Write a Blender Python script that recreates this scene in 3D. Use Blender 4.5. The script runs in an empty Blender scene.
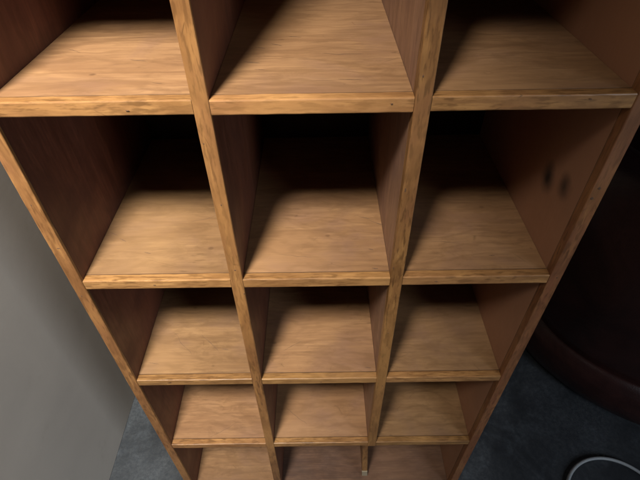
import bpy, bmesh, math, random
from mathutils import Vector, Matrix, noise
S = bpy.context.scene
C = S.collection
R = math.radians
# ---------------------------------------------------------------- camera
cd = bpy.data.cameras.new('camera'); cam = bpy.data.objects.new('camera', cd); C.objects.link(cam)
cd.sensor_width = 36; cd.lens = 26.02; cd.clip_start = .01; cd.clip_end = 100
cam.matrix_world = (Matrix.Translation((.4057, -.5242, .2580)) @ Matrix.Rotation(R(.235), 4, 'Z')
                    @ Matrix.Rotation(R(46.784), 4, 'X') @ Matrix.Rotation(R(-1.002), 4, 'Z'))
S.camera = cam
# ---------------------------------------------------------------- world, lamps, exposure
w = bpy.data.worlds.new('World'); S.world = w; w.use_nodes = True
bg = w.node_tree.nodes['Background']; bg.inputs[0].default_value = (.62, .72, 1, 1); bg.inputs[1].default_value = .006
S.view_settings.view_transform = 'Standard'; S.view_settings.look = 'None'
S.view_settings.exposure = .03; S.view_settings.gamma = 1
def aim(o, to): o.rotation_euler = (Vector(to) - o.location).to_track_quat('-Z', 'Y').to_euler()
ld = bpy.data.lights.new('room_lamp', 'SPOT'); lamp = bpy.data.objects.new('room_lamp', ld); C.objects.link(lamp)
ld.energy = 600; ld.color = (1, .95, .86); ld.shadow_soft_size = .21; ld.spot_size = R(62); ld.spot_blend = 1
lamp.location = (-.13, -1.06, 1.57); aim(lamp, (-.31, .1, .03))
ad = bpy.data.lights.new('window_light', 'AREA'); win = bpy.data.objects.new('window_light', ad); C.objects.link(win)
ad.energy = 9.5; ad.color = (.82, .90, 1); ad.shape = 'RECTANGLE'; ad.size = .7; ad.size_y = 1.2
win.location = (2.2, -1.9, .25); aim(win, (-.2, -.1, -1.3)); ad.spread = R(100)

# ---------------------------------------------------------------- node helpers
def mat(name):
    m = bpy.data.materials.new(name); m.use_nodes = True
    return m, m.node_tree.nodes, m.node_tree.links, m.node_tree.nodes['Principled BSDF']
def tc(n, l, scale, rnd=True, rot=(0, 0, 0)):
    t = n.new('ShaderNodeTexCoord'); src = t.outputs['Object']
    if rnd:
        oi = n.new('ShaderNodeObjectInfo'); k = n.new('ShaderNodeVectorMath'); k.operation = 'SCALE'
        k.inputs[0].default_value = (37, 53, 71); l.new(oi.outputs['Random'], k.inputs['Scale'])
        a = n.new('ShaderNodeVectorMath'); l.new(src, a.inputs[0]); l.new(k.outputs[0], a.inputs[1]); src = a.outputs[0]
    mp = n.new('ShaderNodeMapping'); mp.inputs['Scale'].default_value = scale; mp.inputs['Rotation'].default_value = rot
    l.new(src, mp.inputs[0]); return mp.outputs[0]
def nz(n, l, vec, scale, detail=5, rough=.6, dist=0):
    t = n.new('ShaderNodeTexNoise'); t.inputs['Scale'].default_value = scale; t.inputs['Detail'].default_value = detail
    t.inputs['Roughness'].default_value = rough; t.inputs['Distortion'].default_value = dist; l.new(vec, t.inputs['Vector']); return t.outputs[0]
def ramp(n, l, fac, stops):
    r = n.new('ShaderNodeValToRGB'); e = r.color_ramp.elements
    while len(e) < len(stops): e.new(.5)
    for k, (p, c) in enumerate(stops):
        e[k].position = p; e[k].color = (c, c, c, 1) if isinstance(c, (int, float)) else (*c, 1)
    l.new(fac, r.inputs[0]); return r.outputs[0]
def mix(n, l, fac, a, b, mode='MIX'):
    m = n.new('ShaderNodeMix'); m.data_type = 'RGBA'; m.blend_type = mode
    for s, v in ((0, fac), (6, a), (7, b)):
        if isinstance(v, (int, float)): m.inputs[s].default_value = v
        elif isinstance(v, tuple): m.inputs[s].default_value = (*v, 1)
        else: l.new(v, m.inputs[s])
    return m.outputs[2]
def bump(n, l, h, strength, dist=.001):
    b = n.new('ShaderNodeBump'); b.inputs['Strength'].default_value = strength; b.inputs['Distance'].default_value = dist
    l.new(h, b.inputs['Height']); return b.outputs[0]

def wood(name, light, dark, grain_axis, streak, stain=(.16, .07, .05), stain_amt=.35, speck=.0, rough=.5, coarse=1, scratch=.35):
    """plywood / solid wood: long fibres along grain_axis, wavy veneer figure, stains, scratches"""
    m, n, l, b = mat(name)
    def sc(a, c): return tuple(a if i == grain_axis else c for i in range(3))
    fine = nz(n, l, tc(n, l, sc(5, 120)), 1.6, 8, .78)
    wav = nz(n, l, tc(n, l, sc(2.2, 13)), 1.3 * coarse, 6, .62, 1.2)
    blot = nz(n, l, tc(n, l, (1, 1, 1)), 6, 4, .6, .6)
    c = mix(n, l, ramp(n, l, wav, [(.32, 0), (.7, 1)]), dark, light)
    c = mix(n, l, ramp(n, l, fine, [(.34, .8), (.6, 0)]), c, streak)
    c = mix(n, l, ramp(n, l, blot, [(.5, 0), (.72, stain_amt)]), c, stain)
    # short dark scratches and rubbed lines
    v = n.new('ShaderNodeTexVoronoi'); v.feature = 'DISTANCE_TO_EDGE'; v.inputs['Scale'].default_value = 3.1
    warp = tc(n, l, sc(2.0, 7.5), rot=(.25, .2, .45)); l.new(warp, v.inputs['Vector'])
    line = ramp(n, l, v.outputs[0], [(0, 1), (.012, 0)])
    gate = ramp(n, l, nz(n, l, tc(n, l, (1, 1, 1)), 22, 3, .6), [(.55, 0), (.63, scratch)])
    c = mix(n, l, mix(n, l, 1., line, gate, 'MULTIPLY'), c, tuple(x * .35 for x in dark))
    if speck:
        sp = n.new('ShaderNodeTexVoronoi'); sp.inputs['Scale'].default_value = 34; l.new(tc(n, l, sc(.7, 1)), sp.inputs['Vector'])
        g2 = ramp(n, l, nz(n, l, tc(n, l, (1, 1, 1)), 17, 3), [(.56, 0), (.6, speck)])
        c = mix(n, l, mix(n, l, 1., ramp(n, l, sp.outputs[0], [(.08, 1), (.16, 0)]), g2, 'MULTIPLY'), c, (.05, .022, .012))
    fl = nz(n, l, tc(n, l, tuple((22 if speck > .5 else 14) if i == grain_axis else (130 if speck > .5 else 75) for i in range(3)), rot=(.12, .12, .22) if speck > .5 else (.05, .05, .12)), 1.7, 3, .55)
    fg = nz(n, l, tc(n, l, (1, 1, 1)), 9, 3, .6)
    c = mix(n, l, mix(n, l, 1., ramp(n, l, fl, [(.50 if speck > .5 else .58, 0), (.62 if speck > .5 else .68, .95 if speck > .5 else .8)]), ramp(n, l, fg, [(.40, .55 if speck > .5 else 0), (.68, 1 if speck > .5 else .7)]), 'MULTIPLY'), c, tuple(x * .5 for x in dark))
    vary = nz(n, l, tc(n, l, sc(3, 9), rot=(.05, .05, .3)), 2.6, 5, .65, 1.8)
    c = mix(n, l, ramp(n, l, vary, [(.36, .55), (.52, 0)]), c, tuple(x * .72 for x in dark))
    wv = n.new('ShaderNodeTexWave'); wv.wave_type = 'BANDS'; wv.bands_direction = 'Z' if grain_axis == 0 and speck > .5 else 'Y'
    wv.inputs['Scale'].default_value = 5.5; wv.inputs['Distortion'].default_value = 16; wv.inputs['Detail'].default_value = 4
    wv.inputs['Detail Scale'].default_value = .9; wv.inputs['Detail Roughness'].default_value = .62
    l.new(tc(n, l, sc(.55, 1.4)), wv.inputs['Vector'])
    c = mix(n, l, ramp(n, l, wv.outputs['Fac'], [(.0, .42), (.22, .0), (.75, 0), (1, .1)]), c, tuple(x * .72 for x in dark))
    pale = nz(n, l, tc(n, l, (1, 1, 1)), 3.2, 3, .5)
    c = mix(n, l, ramp(n, l, pale, [(.5, 0), (.75, .45)]), c, tuple(min(1, x * 1.25) for x in light))
    hs = n.new('ShaderNodeHueSaturation'); oi = n.new('ShaderNodeObjectInfo'); rv = n.new('ShaderNodeMapRange')
    rv.inputs['To Min'].default_value = .82; rv.inputs['To Max'].default_value = 1.08; l.new(oi.outputs['Random'], rv.inputs[0]); l.new(rv.outputs[0], hs.inputs['Value'])
    rh = n.new('ShaderNodeMapRange'); rh.inputs['To Min'].default_value = .5005; rh.inputs['To Max'].default_value = .494; l.new(oi.outputs['Random'], rh.inputs[0]); l.new(rh.outputs[0], hs.inputs['Hue'])
    l.new(c, hs.inputs['Color']); c = hs.outputs[0]
    l.new(c, b.inputs['Base Color'])
    l.new(ramp(n, l, blot, [(.3, rough - .08), (.7, rough + .15)]), b.inputs['Roughness'])
    h = mix(n, l, .6, fine, wav)
    l.new(bump(n, l, h, .35, .0006), b.inputs['Normal'])
    b.inputs['Specular IOR Level'].default_value = .4
    return m
M = {}
M['shelf'] = wood('worn_plywood', (.405, .235, .108), (.27, .145, .065), 0, (.23, .125, .06), (.21, .115, .075), .6, .5, .46, scratch=.45)
M['shelf_red'] = wood('reddish_plywood', (.27, .15, .085), (.13, .068, .04), 0, (.08, .04, .032), (.07, .045, .035), .6, .2, .5)
M['side'] = wood('shaded_varnished_plywood', (.17, .065, .034), (.105, .038, .02), 2, (.075, .028, .017), (.06, .02, .013), .8, .2, .5)  # reddish varnish, its colour darkened further to stand for unlit inner faces
M['side_lit'] = wood('lit_varnished_plywood', (.37, .205, .115), (.25, .13, .07), 2, (.20, .10, .07), (.16, .08, .065), .5, .2, .5)  # same kind of board, colour lightened to paint in light on the left face
M['back'] = wood('shade_black_plywood', (.03, .013, .01), (.02, .009, .006), 2, (.03, .012, .01), (.03, .012, .01), .5, .2, .5)  # near-black colour stands in for the deep shade inside the compartments
M['strip_x'] = wood('oak_edging_across', (.50, .275, .095), (.27, .13, .042), 0, (.22, .11, .042), (.20, .085, .035), .7, .9, .42, 2.5, .8)
M['strip_z'] = wood('oak_edging_upright', (.42, .215, .07), (.22, .098, .032), 2, (.20, .09, .034), (.19, .075, .032), .8, .9, .42, 2.5, .8)
M['strip_red'] = wood('reddish_edging_upright', (.34, .165, .06), (.21, .088, .033), 2, (.18, .06, .028), (.15, .05, .03), .6, .9, .42, 2.5, .8)
def plain(name, col, rough, spec=.5):
    m, n, l, b = mat(name); b.inputs['Base Color'].default_value = (*col, 1); b.inputs['Roughness'].default_value = rough
    b.inputs['Specular IOR Level'].default_value = spec
    h = nz(n, l, tc(n, l, (1, 1, 1)), 60, 4); l.new(bump(n, l, h, .2, .0008), b.inputs['Normal']); return m, n, l, b
M['glue'] = plain('dark_joint', (.13, .07, .035), .8)[0]
M['chip'] = plain('bare_chipped_wood', (.30, .25, .17), .8)[0]
M['knot2'] = plain('dark_filled_dent', (.10, .05, .025), .8)[0]
M['mark'] = plain('grey_brown_scratch', (.13, .075, .045), .7)[0]
M['knot'] = plain('dark_knot', (.012, .012, .012), .6)[0]
def floor_mat():
    m, n, l, b = mat('stained_concrete')
    a = nz(n, l, tc(n, l, (1, 1, 1), False), 2.3, 7, .68, .8); f = nz(n, l, tc(n, l, (1, 1, 1), False), 70, 8, .8)
    g = nz(n, l, tc(n, l, (1, 1, 1), False), 7, 6, .7, 1.5)
    c = mix(n, l, ramp(n, l, a, [(.42, 0), (.60, 1)]), (.032, .035, .039), (.085, .094, .104))
    c = mix(n, l, ramp(n, l, g, [(.5, 0), (.85, .6)]), c, (.15, .18, .21))
    c = mix(n, l, ramp(n, l, f, [(.42, .65), (.6, 0)]), c, (.03, .036, .045))
    l.new(c, b.inputs['Base Color']); l.new(ramp(n, l, g, [(.3, .38), (.7, .62)]), b.inputs['Roughness'])
    l.new(bump(n, l, f, .5, .002), b.inputs['Normal']); return m
M['floor'] = floor_mat()
def wall_mat(name, c1, c2, c3):
    m, n, l, b = mat(name)
    a = nz(n, l, tc(n, l, (1, 1, 1), False), 3, 6, .6, .5); d = nz(n, l, tc(n, l, (1, 1, 1), False), 11, 6, .7)
    c = mix(n, l, ramp(n, l, a, [(.35, 0), (.7, 1)]), c1, c2)
    c = mix(n, l, ramp(n, l, d, [(.62, 0), (.78, .45)]), c, c3)
    l.new(c, b.inputs['Base Color']); b.inputs['Roughness'].default_value = .45
    l.new(bump(n, l, nz(n, l, tc(n, l, (1, 1, 1), False), 60, 4), .12, .0008), b.inputs['Normal']); return m
M['wall'] = wall_mat('grey_painted_wall', (.47, .43, .38), (.53, .485, .425), (.38, .345, .28))
M['dark_wall'] = wall_mat('dark_brown_wall', (.022, .014, .014), (.03, .018, .017), (.015, .01, .01))
def leather():
    m, n, l, b = mat('dark_brown_leather')
    a = nz(n, l, tc(n, l, (1, 1, 1), False), 5, 6, .65, .5)
    l.new(mix(n, l, ramp(n, l, a, [(.35, 0), (.7, 1)]), (.028, .011, .010), (.065, .024, .020)), b.inputs['Base Color'])
    v = n.new('ShaderNodeTexVoronoi'); v.feature = 'DISTANCE_TO_EDGE'; v.inputs['Scale'].default_value = 150; l.new(tc(n, l, (1, 1, 1), False), v.inputs[0])
    b.inputs['Roughness'].default_value = .33
    l.new(bump(n, l, mix(n, l, .5, v.outputs[0], a), .4, .002), b.inputs['Normal']); return m
M['leather'] = leather()
M['hose'] = plain('pale_grey_rubber', (.42, .45, .47), .5)[0]

# ---------------------------------------------------------------- mesh helpers
def obj(name, bm, m, parent=None):
    me = bpy.data.meshes.new(name); bm.normal_update(); bm.to_mesh(me); bm.free(); o = bpy.data.objects.new(name, me)
    C.objects.link(o); me.materials.append(m)
    if parent: o.parent = parent
    return o
def tag(o, label=None, cat=None, group=None, kind=None):
    for k, v in (('label', label), ('category', cat), ('group', group), ('kind', kind)):
        if v: o[k] = v
    return o
def smooth(o):
    for p in o.data.polygons: p.use_smooth = True
def box(x0, x1, y0, y1, z0, z1):
    bm = bmesh.new(); bmesh.ops.create_cube(bm, size=1)
    for v in bm.verts:
        v.co = ((x0 + x1) / 2 + v.co.x * (x1 - x0), (y0 + y1) / 2 + v.co.y * (y1 - y0), (z0 + z1) / 2 + v.co.z * (z1 - z0))
    return bm
def bar(p0, p1, axis, r=.0013, amp=.0004, seed=0, step=.006, lean=0):
    """rectangular batten between corners p0,p1 along axis (0 = x, 2 = z): softened, slightly worn arrises"""
    bm = bmesh.new(); a, b = (1, 2) if axis == 0 else (0, 1)
    L0, L1 = p0[axis], p1[axis]; n = max(2, int((L1 - L0) / step))
    A0, A1, B0, B1 = p0[a], p1[a], p0[b], p1[b]; rings = []
    for i in range(n + 1):
        t = L0 + (L1 - L0) * i / n; ring = []
        for cx, cy, sx, sy in ((A0, B0, 1, 1), (A1, B0, -1, 1), (A1, B1, -1, -1), (A0, B1, 1, -1)):
            nn = noise.noise(Vector((t * 45 + seed * 7.3, cx * 90, cy * 90))); n2 = noise.noise(Vector((t * 160 + seed * 3.1, cx * 70, cy * 50)))
            rr = r * (1 + .35 * nn) + (max(0, n2 - .35) * .002 if (axis == 2 or sy < 0) else 0)
            q = [(cx + sx * rr, cy), (cx + sx * rr * .3, cy + sy * rr * .3), (cx, cy + sy * rr)]
            if (sx > 0) != (sy > 0): q.reverse()
            # counter-clockwise order: corner by corner
            if sx > 0 and sy > 0: q = [(cx, cy + rr), (cx + rr * .3, cy + rr * .3), (cx + rr, cy)]
            elif sx < 0 and sy > 0: q = [(cx - rr, cy), (cx - rr * .3, cy + rr * .3), (cx, cy + rr)]
            elif sx < 0 and sy < 0: q = [(cx, cy - rr), (cx - rr * .3, cy - rr * .3), (cx - rr, cy)]
            else: q = [(cx + rr, cy), (cx + rr * .3, cy - rr * .3), (cx, cy - rr)]
            for u, v in q:
                wv = amp * noise.noise(Vector((t * 9 + seed, u * 20, v * 20)))
                co = [0, 0, 0]; co[axis] = t; co[a] = u + wv; co[b] = v + wv
                if lean and axis == 2: co[0] += lean * (t - L0)
                ring.append(bm.verts.new(co))
        rings.append(ring)
    k = len(rings[0])
    for i in range(n):
        for j in range(k): bm.faces.new((rings[i][j], rings[i][(j + 1) % k], rings[i + 1][(j + 1) % k], rings[i + 1][j]))
    bm.faces.new(rings[0]); bm.faces.new(rings[-1]); bmesh.ops.recalc_face_normals(bm, faces=bm.faces); return bm

# ---------------------------------------------------------------- room
FZ = -1.40
tag(obj('floor', box(-3, 5, -3, 4, FZ - .05, FZ), M['floor']), kind='structure')
tag(obj('wall', box(-.43, -.325, -.85, 1.5, FZ + .002, 1.0), M['wall']), 'plain pale grey wall beside the left side of the wooden pigeonhole cabinet', 'wall')
tag(obj('wall', box(-.43, 4.2, 1.72, 1.84, FZ + .002, 1.4), M['dark_wall']), 'very dark wall behind the leather seat right of the cabinet', 'wall')

# ---------------------------------------------------------------- cabinet
T = .0205; W = .2500; P = .3245; D = .46; LIP = .017
X = [-T, 0, W + .0008, W + .0008 + T, 2 * W + T + .0013, 2 * W + 2 * T + .0013, 3 * W + 2 * T, 3 * W + 3 * T]   # panel faces
ZT = .66; ZB = FZ + .0
root = bpy.data.objects.new('pigeonhole_cabinet', None); C.objects.link(root); root.location = (.385, 0, FZ)
tag(root, 'tall worn wooden pigeonhole cabinet with three columns of empty square compartments', 'cabinet')
off = Matrix.Translation((-.385, 0, -FZ))
def part(name, bm, m, parent=None, sm=False):
    bm.transform(off)
    o = obj(name, bm, m, parent or root)
    if sm: smooth(o)
    return o
sd = [0]
def upright(name, x0, x1, z0, z1, stripm, m='side', LIP=.017):
    sd[0] += 1
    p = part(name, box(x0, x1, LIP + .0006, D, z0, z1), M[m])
    s = bar((x0 - .0002, -.0004, z0), (x1 + .0002, LIP, z1), 2, seed=sd[0])
    part('edge_strip', s, stripm, p)
    part('glue_line', box(x0 + .0002, x1 - .0002, LIP, LIP + .0006, z0, z1), M['glue'], p)
    return p
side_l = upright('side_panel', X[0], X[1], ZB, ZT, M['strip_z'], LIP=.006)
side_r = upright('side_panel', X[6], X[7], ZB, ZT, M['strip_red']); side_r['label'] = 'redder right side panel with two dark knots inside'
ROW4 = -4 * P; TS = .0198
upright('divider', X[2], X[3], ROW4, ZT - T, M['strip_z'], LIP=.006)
upright('divider', X[4], X[5], -3 * P - TS, ZT - T, M['strip_z'], 'side_lit')
# lowest piece of the right divider: thinner, set back and leaning
dv = bar((.5245, .036, ROW4 + .0002), (.5405, .30, -3 * P - TS - .0005), 2, r=.001, seed=44, lean=-.045)
d2 = part('divider', dv, M['strip_z']); d2['label'] = 'thin set-back divider of the bottom row with a pale chipped foot'
ch = bar((.5237, .0335, ROW4 + .001), (.5412, .0375, ROW4 + .034), 2, r=.0008, amp=.001, seed=9, lean=-.045)
part('chipped_foot', ch, M['chip'], d2)
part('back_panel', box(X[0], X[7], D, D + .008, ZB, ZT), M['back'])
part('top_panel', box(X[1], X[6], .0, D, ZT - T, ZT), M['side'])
part('plinth', box(X[1], X[6], .03, .048, ZB, ROW4 - TS - .0005), M['side'])
cols = [(X[1], X[2]), (X[3], X[4]), (X[5], X[6])]
def shelf(x0, x1, z, m, dz=0, strip=True):
    sd[0] += 1; x0 += .0006; x1 -= .0006; z += dz
    p = part('shelf', box(x0, x1, LIP + .0008, D - .0005, z - TS, z), m)
    part('edge_strip', bar((x0, .0006, z - TS - .0002), (x1, LIP, z + .0002), 0, seed=sd[0], amp=.0003, r=.0018), M['strip_x'] if strip else M['shelf_red'], p)
    part('glue_line', box(x0, x1, LIP, LIP + .0008, z - TS + .0004, z - .0003), M['glue'], p)
    return p
rng = random.Random(4)
# (x0, y0, x1, y1, width) of the marks that show on some boards
MARKS = {(0, 0): [(.035, .17, .06, .155, .0012), (.14, .126, .165, .120, .0015), (.19, .05, .205, .047, .001)],
         (0, 1): [(.310, .170, .328, .163, .0022), (.334, .182, .352, .172, .0016), (.300, .116, .325, .110, .0022), (.430, .055, .462, .052, .0014), (.41, .140, .47, .137, .0016), (.318, .09, .333, .088, .0012), (.36, .21, .38, .206, .0016)],
         (1, 0): [(.008, .124, .024, .116, .0014), (.030, .108, .046, .098, .0014), (.086, .070, .100, .066, .002), (.15, .15, .21, .17, .0009)],
         (1, 1): [(.478, .162, .500, .154, .0018), (.498, .150, .534, .128, .0016), (.490, .071, .499, .069, .0028), (.492, .024, .503, .022, .0026), (.35, .19, .37, .184, .001), (.33, .06, .39, .052, .0008)],
         (1, 2): [(.60, .09, .66, .08, .0009), (.70, .05, .712, .049, .0016)],
         (2, 0): [(.012, .046, .04, .041, .0013), (.12, .12, .17, .07, .0011), (.174, .079, .19, .077, .0022), (.05, .13, .11, .06, .0009)],
         (2, 1): [(.497, .027, .512, .025, .0026), (.31, .07, .36, .10, .0009)],
         (3, 0): [(.10, .02, .17, .06, .001)], (3, 1): [(.30, .10, .36, .05, .0012), (.42, .03, .45, .034, .001)]}
def scratches(lines, z, parent):
    for q, (x0, y0, x1, y1, wd) in enumerate(lines):
        bm = bmesh.new()
        a, b = Vector((x0, y0, z)), Vector((x1, y1, z)); d = b - a; nn = Vector((-d.y, d.x, 0)).normalized(); top = []; bot = []
        N = 12
        for i in range(N + 1):
            t = i / N; c = a + d * t + nn * (d.length * .05 * noise.noise(Vector((q * 3.3, t * 4, z))))
            hw = wd * .5 * (math.sin(math.pi * min(1, max(.02, t))) ** .6) * (.55 + .8 * abs(noise.noise(Vector((t * 9, q, 2)))))
            h = Vector((0, 0, .00025 - .0002 * (i in (0, N))))
            top.append(bm.verts.new(c + nn * hw + h)); bot.append(bm.verts.new(c - nn * hw + h))
        for i in range(N): bm.faces.new((bot[i], bot[i + 1], top[i + 1], top[i]))
        part('scratch', bm, M['mark'], parent)
for k in (-1, 0, 1, 2, 3):
    for c, (x0, x1) in enumerate(cols):
        if k == -1 and c == 1: continue
        dz = rng.uniform(-.0012, .0012) + (.001, 0, 0)[c] if k >= 0 else 0
        if k == -1: dz = -.022
        p = shelf(x0, x1, -k * P, M['shelf'], dz)
        if (k, c) in MARKS: scratches(MARKS[(k, c)], -k * P + dz, p)
p = shelf(X[1], X[2], ROW4, M['shelf'])
p = shelf(X[3], X[6], ROW4, M['shelf_red']); p['label'] = 'reddish brown bottom board under the middle and right columns'
# knots in the right side panel, dents in the uprights
def blob(name, c, rad, m, parent, seed=0):
    bm = bmesh.new(); bmesh.ops.create_icosphere(bm, subdivisions=3, radius=1)
    for v in bm.verts:
        s = 1 + .35 * noise.noise(v.co * 1.7 + Vector((seed, 0, 0)))
        v.co = Vector((c[i] + v.co[i] * rad[i] * s for i in range(3)))
    o = part(name, bm, m, parent); smooth(o); return o
DENTS = [(.2625, -.30, .0022, .0016), (.255, -.06, .001, .0016), (-.0135, -.36, .0015, .002), (.5235, -.30, .0012, .0026), (.8035, -.33, .0015, .0022), (.6, -.335, .003, .0007), (.12, -.334, .0026, .0007), (.40, -.660, .0026, .0007), (.17, -.012, .0028, .0008), (.5255, -.140, .0016, .006), (.494, -.0085, .0016, .0012), (.735, -.006, .002, .0011), (.800, -.142, .003, .0028),
         (.7965, -.160, .0028, .003), (.2615, -.162, .0012, .0018), (-.012, -.157, .0014, .003), (-.008, -.244, .003, .0014), (.5315, -.482, .002, .0014), (.5275, .026, .0011, .0022), (.270, -.36, .0012, .002), (.536, -.68, .0012, .0022)]
m = M['side'].copy(); m.name = 'knotty_varnished_plywood'; n = m.node_tree.nodes; l = m.node_tree.links; b = n['Principled BSDF']
old = b.inputs['Base Color'].links[0].from_socket; pos = n.new('ShaderNodeTexCoord').outputs['Object']; wn = n.new('ShaderNodeTexNoise'); wn.inputs['Scale'].default_value = 30
l.new(pos, wn.inputs['Vector']); old = mix(n, l, .62, old, (.44, .22, .12))
for (ky, kz, ry, rz, st) in ((.118, -.205, .021, .024, .95), (.063, -.186, .019, .021, .85)):
    mp = n.new('ShaderNodeMapping'); mp.vector_type = 'POINT'; l.new(pos, mp.inputs[0])
    mp.inputs['Location'].default_value = (0, -ky / ry, -(kz - FZ) / rz); mp.inputs['Scale'].default_value = (0, 1 / ry, 1 / rz)
    ln = n.new('ShaderNodeVectorMath'); ln.operation = 'LENGTH'; l.new(mp.outputs[0], ln.inputs[0])
    ad2 = n.new('ShaderNodeMath'); ad2.operation = 'ADD'; l.new(ln.outputs['Value'], ad2.inputs[0]); l.new(wn.outputs[0], ad2.inputs[1])
    sc2 = n.new('ShaderNodeMath'); sc2.operation = 'MULTIPLY'; sc2.inputs[1].default_value = .5; l.new(ad2.outputs[0], sc2.inputs[0])
    old = mix(n, l, ramp(n, l, sc2.outputs[0], [(.30, st * .95), (.92, 0)]), old, (.012, .012, .012))
l.new(old, b.inputs['Base Color']); side_r.data.materials[0] = m
for q, (x, z, rx, rz) in enumerate(DENTS):
    blob('dent', (x, -.0003, z), (rx * .8, .0005, rz * .8), M['knot2'], root, q)

# ---------------------------------------------------------------- round leather seat
def lathe(prof, c, seg=96, wob=0):
    bm = bmesh.new(); rings = []
    for r, z in prof:
        ring = []
        for k in range(seg):
            a = 2 * math.pi * k / seg; q = r + wob * noise.noise(Vector((math.cos(a) * 2.2, math.sin(a) * 2.2, z * 5)))
            ring.append(bm.verts.new((c[0] + q * math.cos(a), c[1] + q * math.sin(a), c[2] + z)))
        rings.append(ring)
    for i in range(len(rings) - 1):
        for j in range(seg): bm.faces.new((rings[i][j], rings[i][(j + 1) % seg], rings[i + 1][(j + 1) % seg], rings[i + 1][j]))
    bm.faces.new(rings[0][::-1]); bm.faces.new(rings[-1]); return bm
seat = bpy.data.objects.new('tub_chair', None); C.objects.link(seat); seat.location = (1.76, .74, FZ)
tag(seat, 'large round dark brown leather tub chair standing right of the cabinet', 'chair')
prof = [(.50, .012), (.545, .018), (.572, .04), (.588, .08), (.592, .12), (.585, .165), (.565, .20), (.552, .212), (.556, .225), (.57, .26), (.585, .36), (.60, .55), (.605, .75), (.595, .86), (.565, .92), (.52, .945), (.47, .93), (.44, .88), (.43, .75), (.42, .47), (.40, .45), (.2, .465), (.05, .47)]
fine = []
for i in range(len(prof) - 1):
    for s in range(3):
        t = s / 3; fine.append((prof[i][0] * (1 - t) + prof[i + 1][0] * t, prof[i][1] * (1 - t) + prof[i + 1][1] * t))
o = obj('upholstery', lathe(fine + [prof[-1]], (0, 0, 0), wob=.012), M['leather'], seat); smooth(o)
o = obj('base', lathe([(.4, 0), (.49, 0), (.49, .014), (.4, .014)], (0, 0, 0)), M['knot'], seat)

# ---------------------------------------------------------------- hose loop
def tube(pts, r, seg=12):
    bm = bmesh.new(); rings = []
    for i, p in enumerate(pts):
        t = (pts[min(i + 1, len(pts) - 1)] - pts[max(i - 1, 0)]).normalized(); u = t.cross(Vector((0, 0, 1))).normalized(); v = u.cross(t)
        rings.append([bm.verts.new(p + r * (math.cos(2 * math.pi * k / seg) * u + math.sin(2 * math.pi * k / seg) * v)) for k in range(seg)])
    for i in range(len(rings) - 1):
        for j in range(seg): bm.faces.new((rings[i][j], rings[i][(j + 1) % seg], rings[i + 1][(j + 1) % seg], rings[i + 1][j]))
    bm.faces.new(rings[0]); bm.faces.new(rings[-1]); bmesh.ops.recalc_face_normals(bm, faces=bm.faces); return bm
pts = []
for k in range(120):
    a = R(205) - R(400) * k / 119; rr = .155 + .0001 * k
    pts.append(Vector((1.345 + rr * math.cos(a), -.045 + rr * math.sin(a), FZ + .007 + .00014 * k)))
o = obj('hose', tube(pts, .0055), M['hose']); smooth(o)
tag(o, 'thin pale grey hose lying coiled in a loop on the dark floor', 'hose')
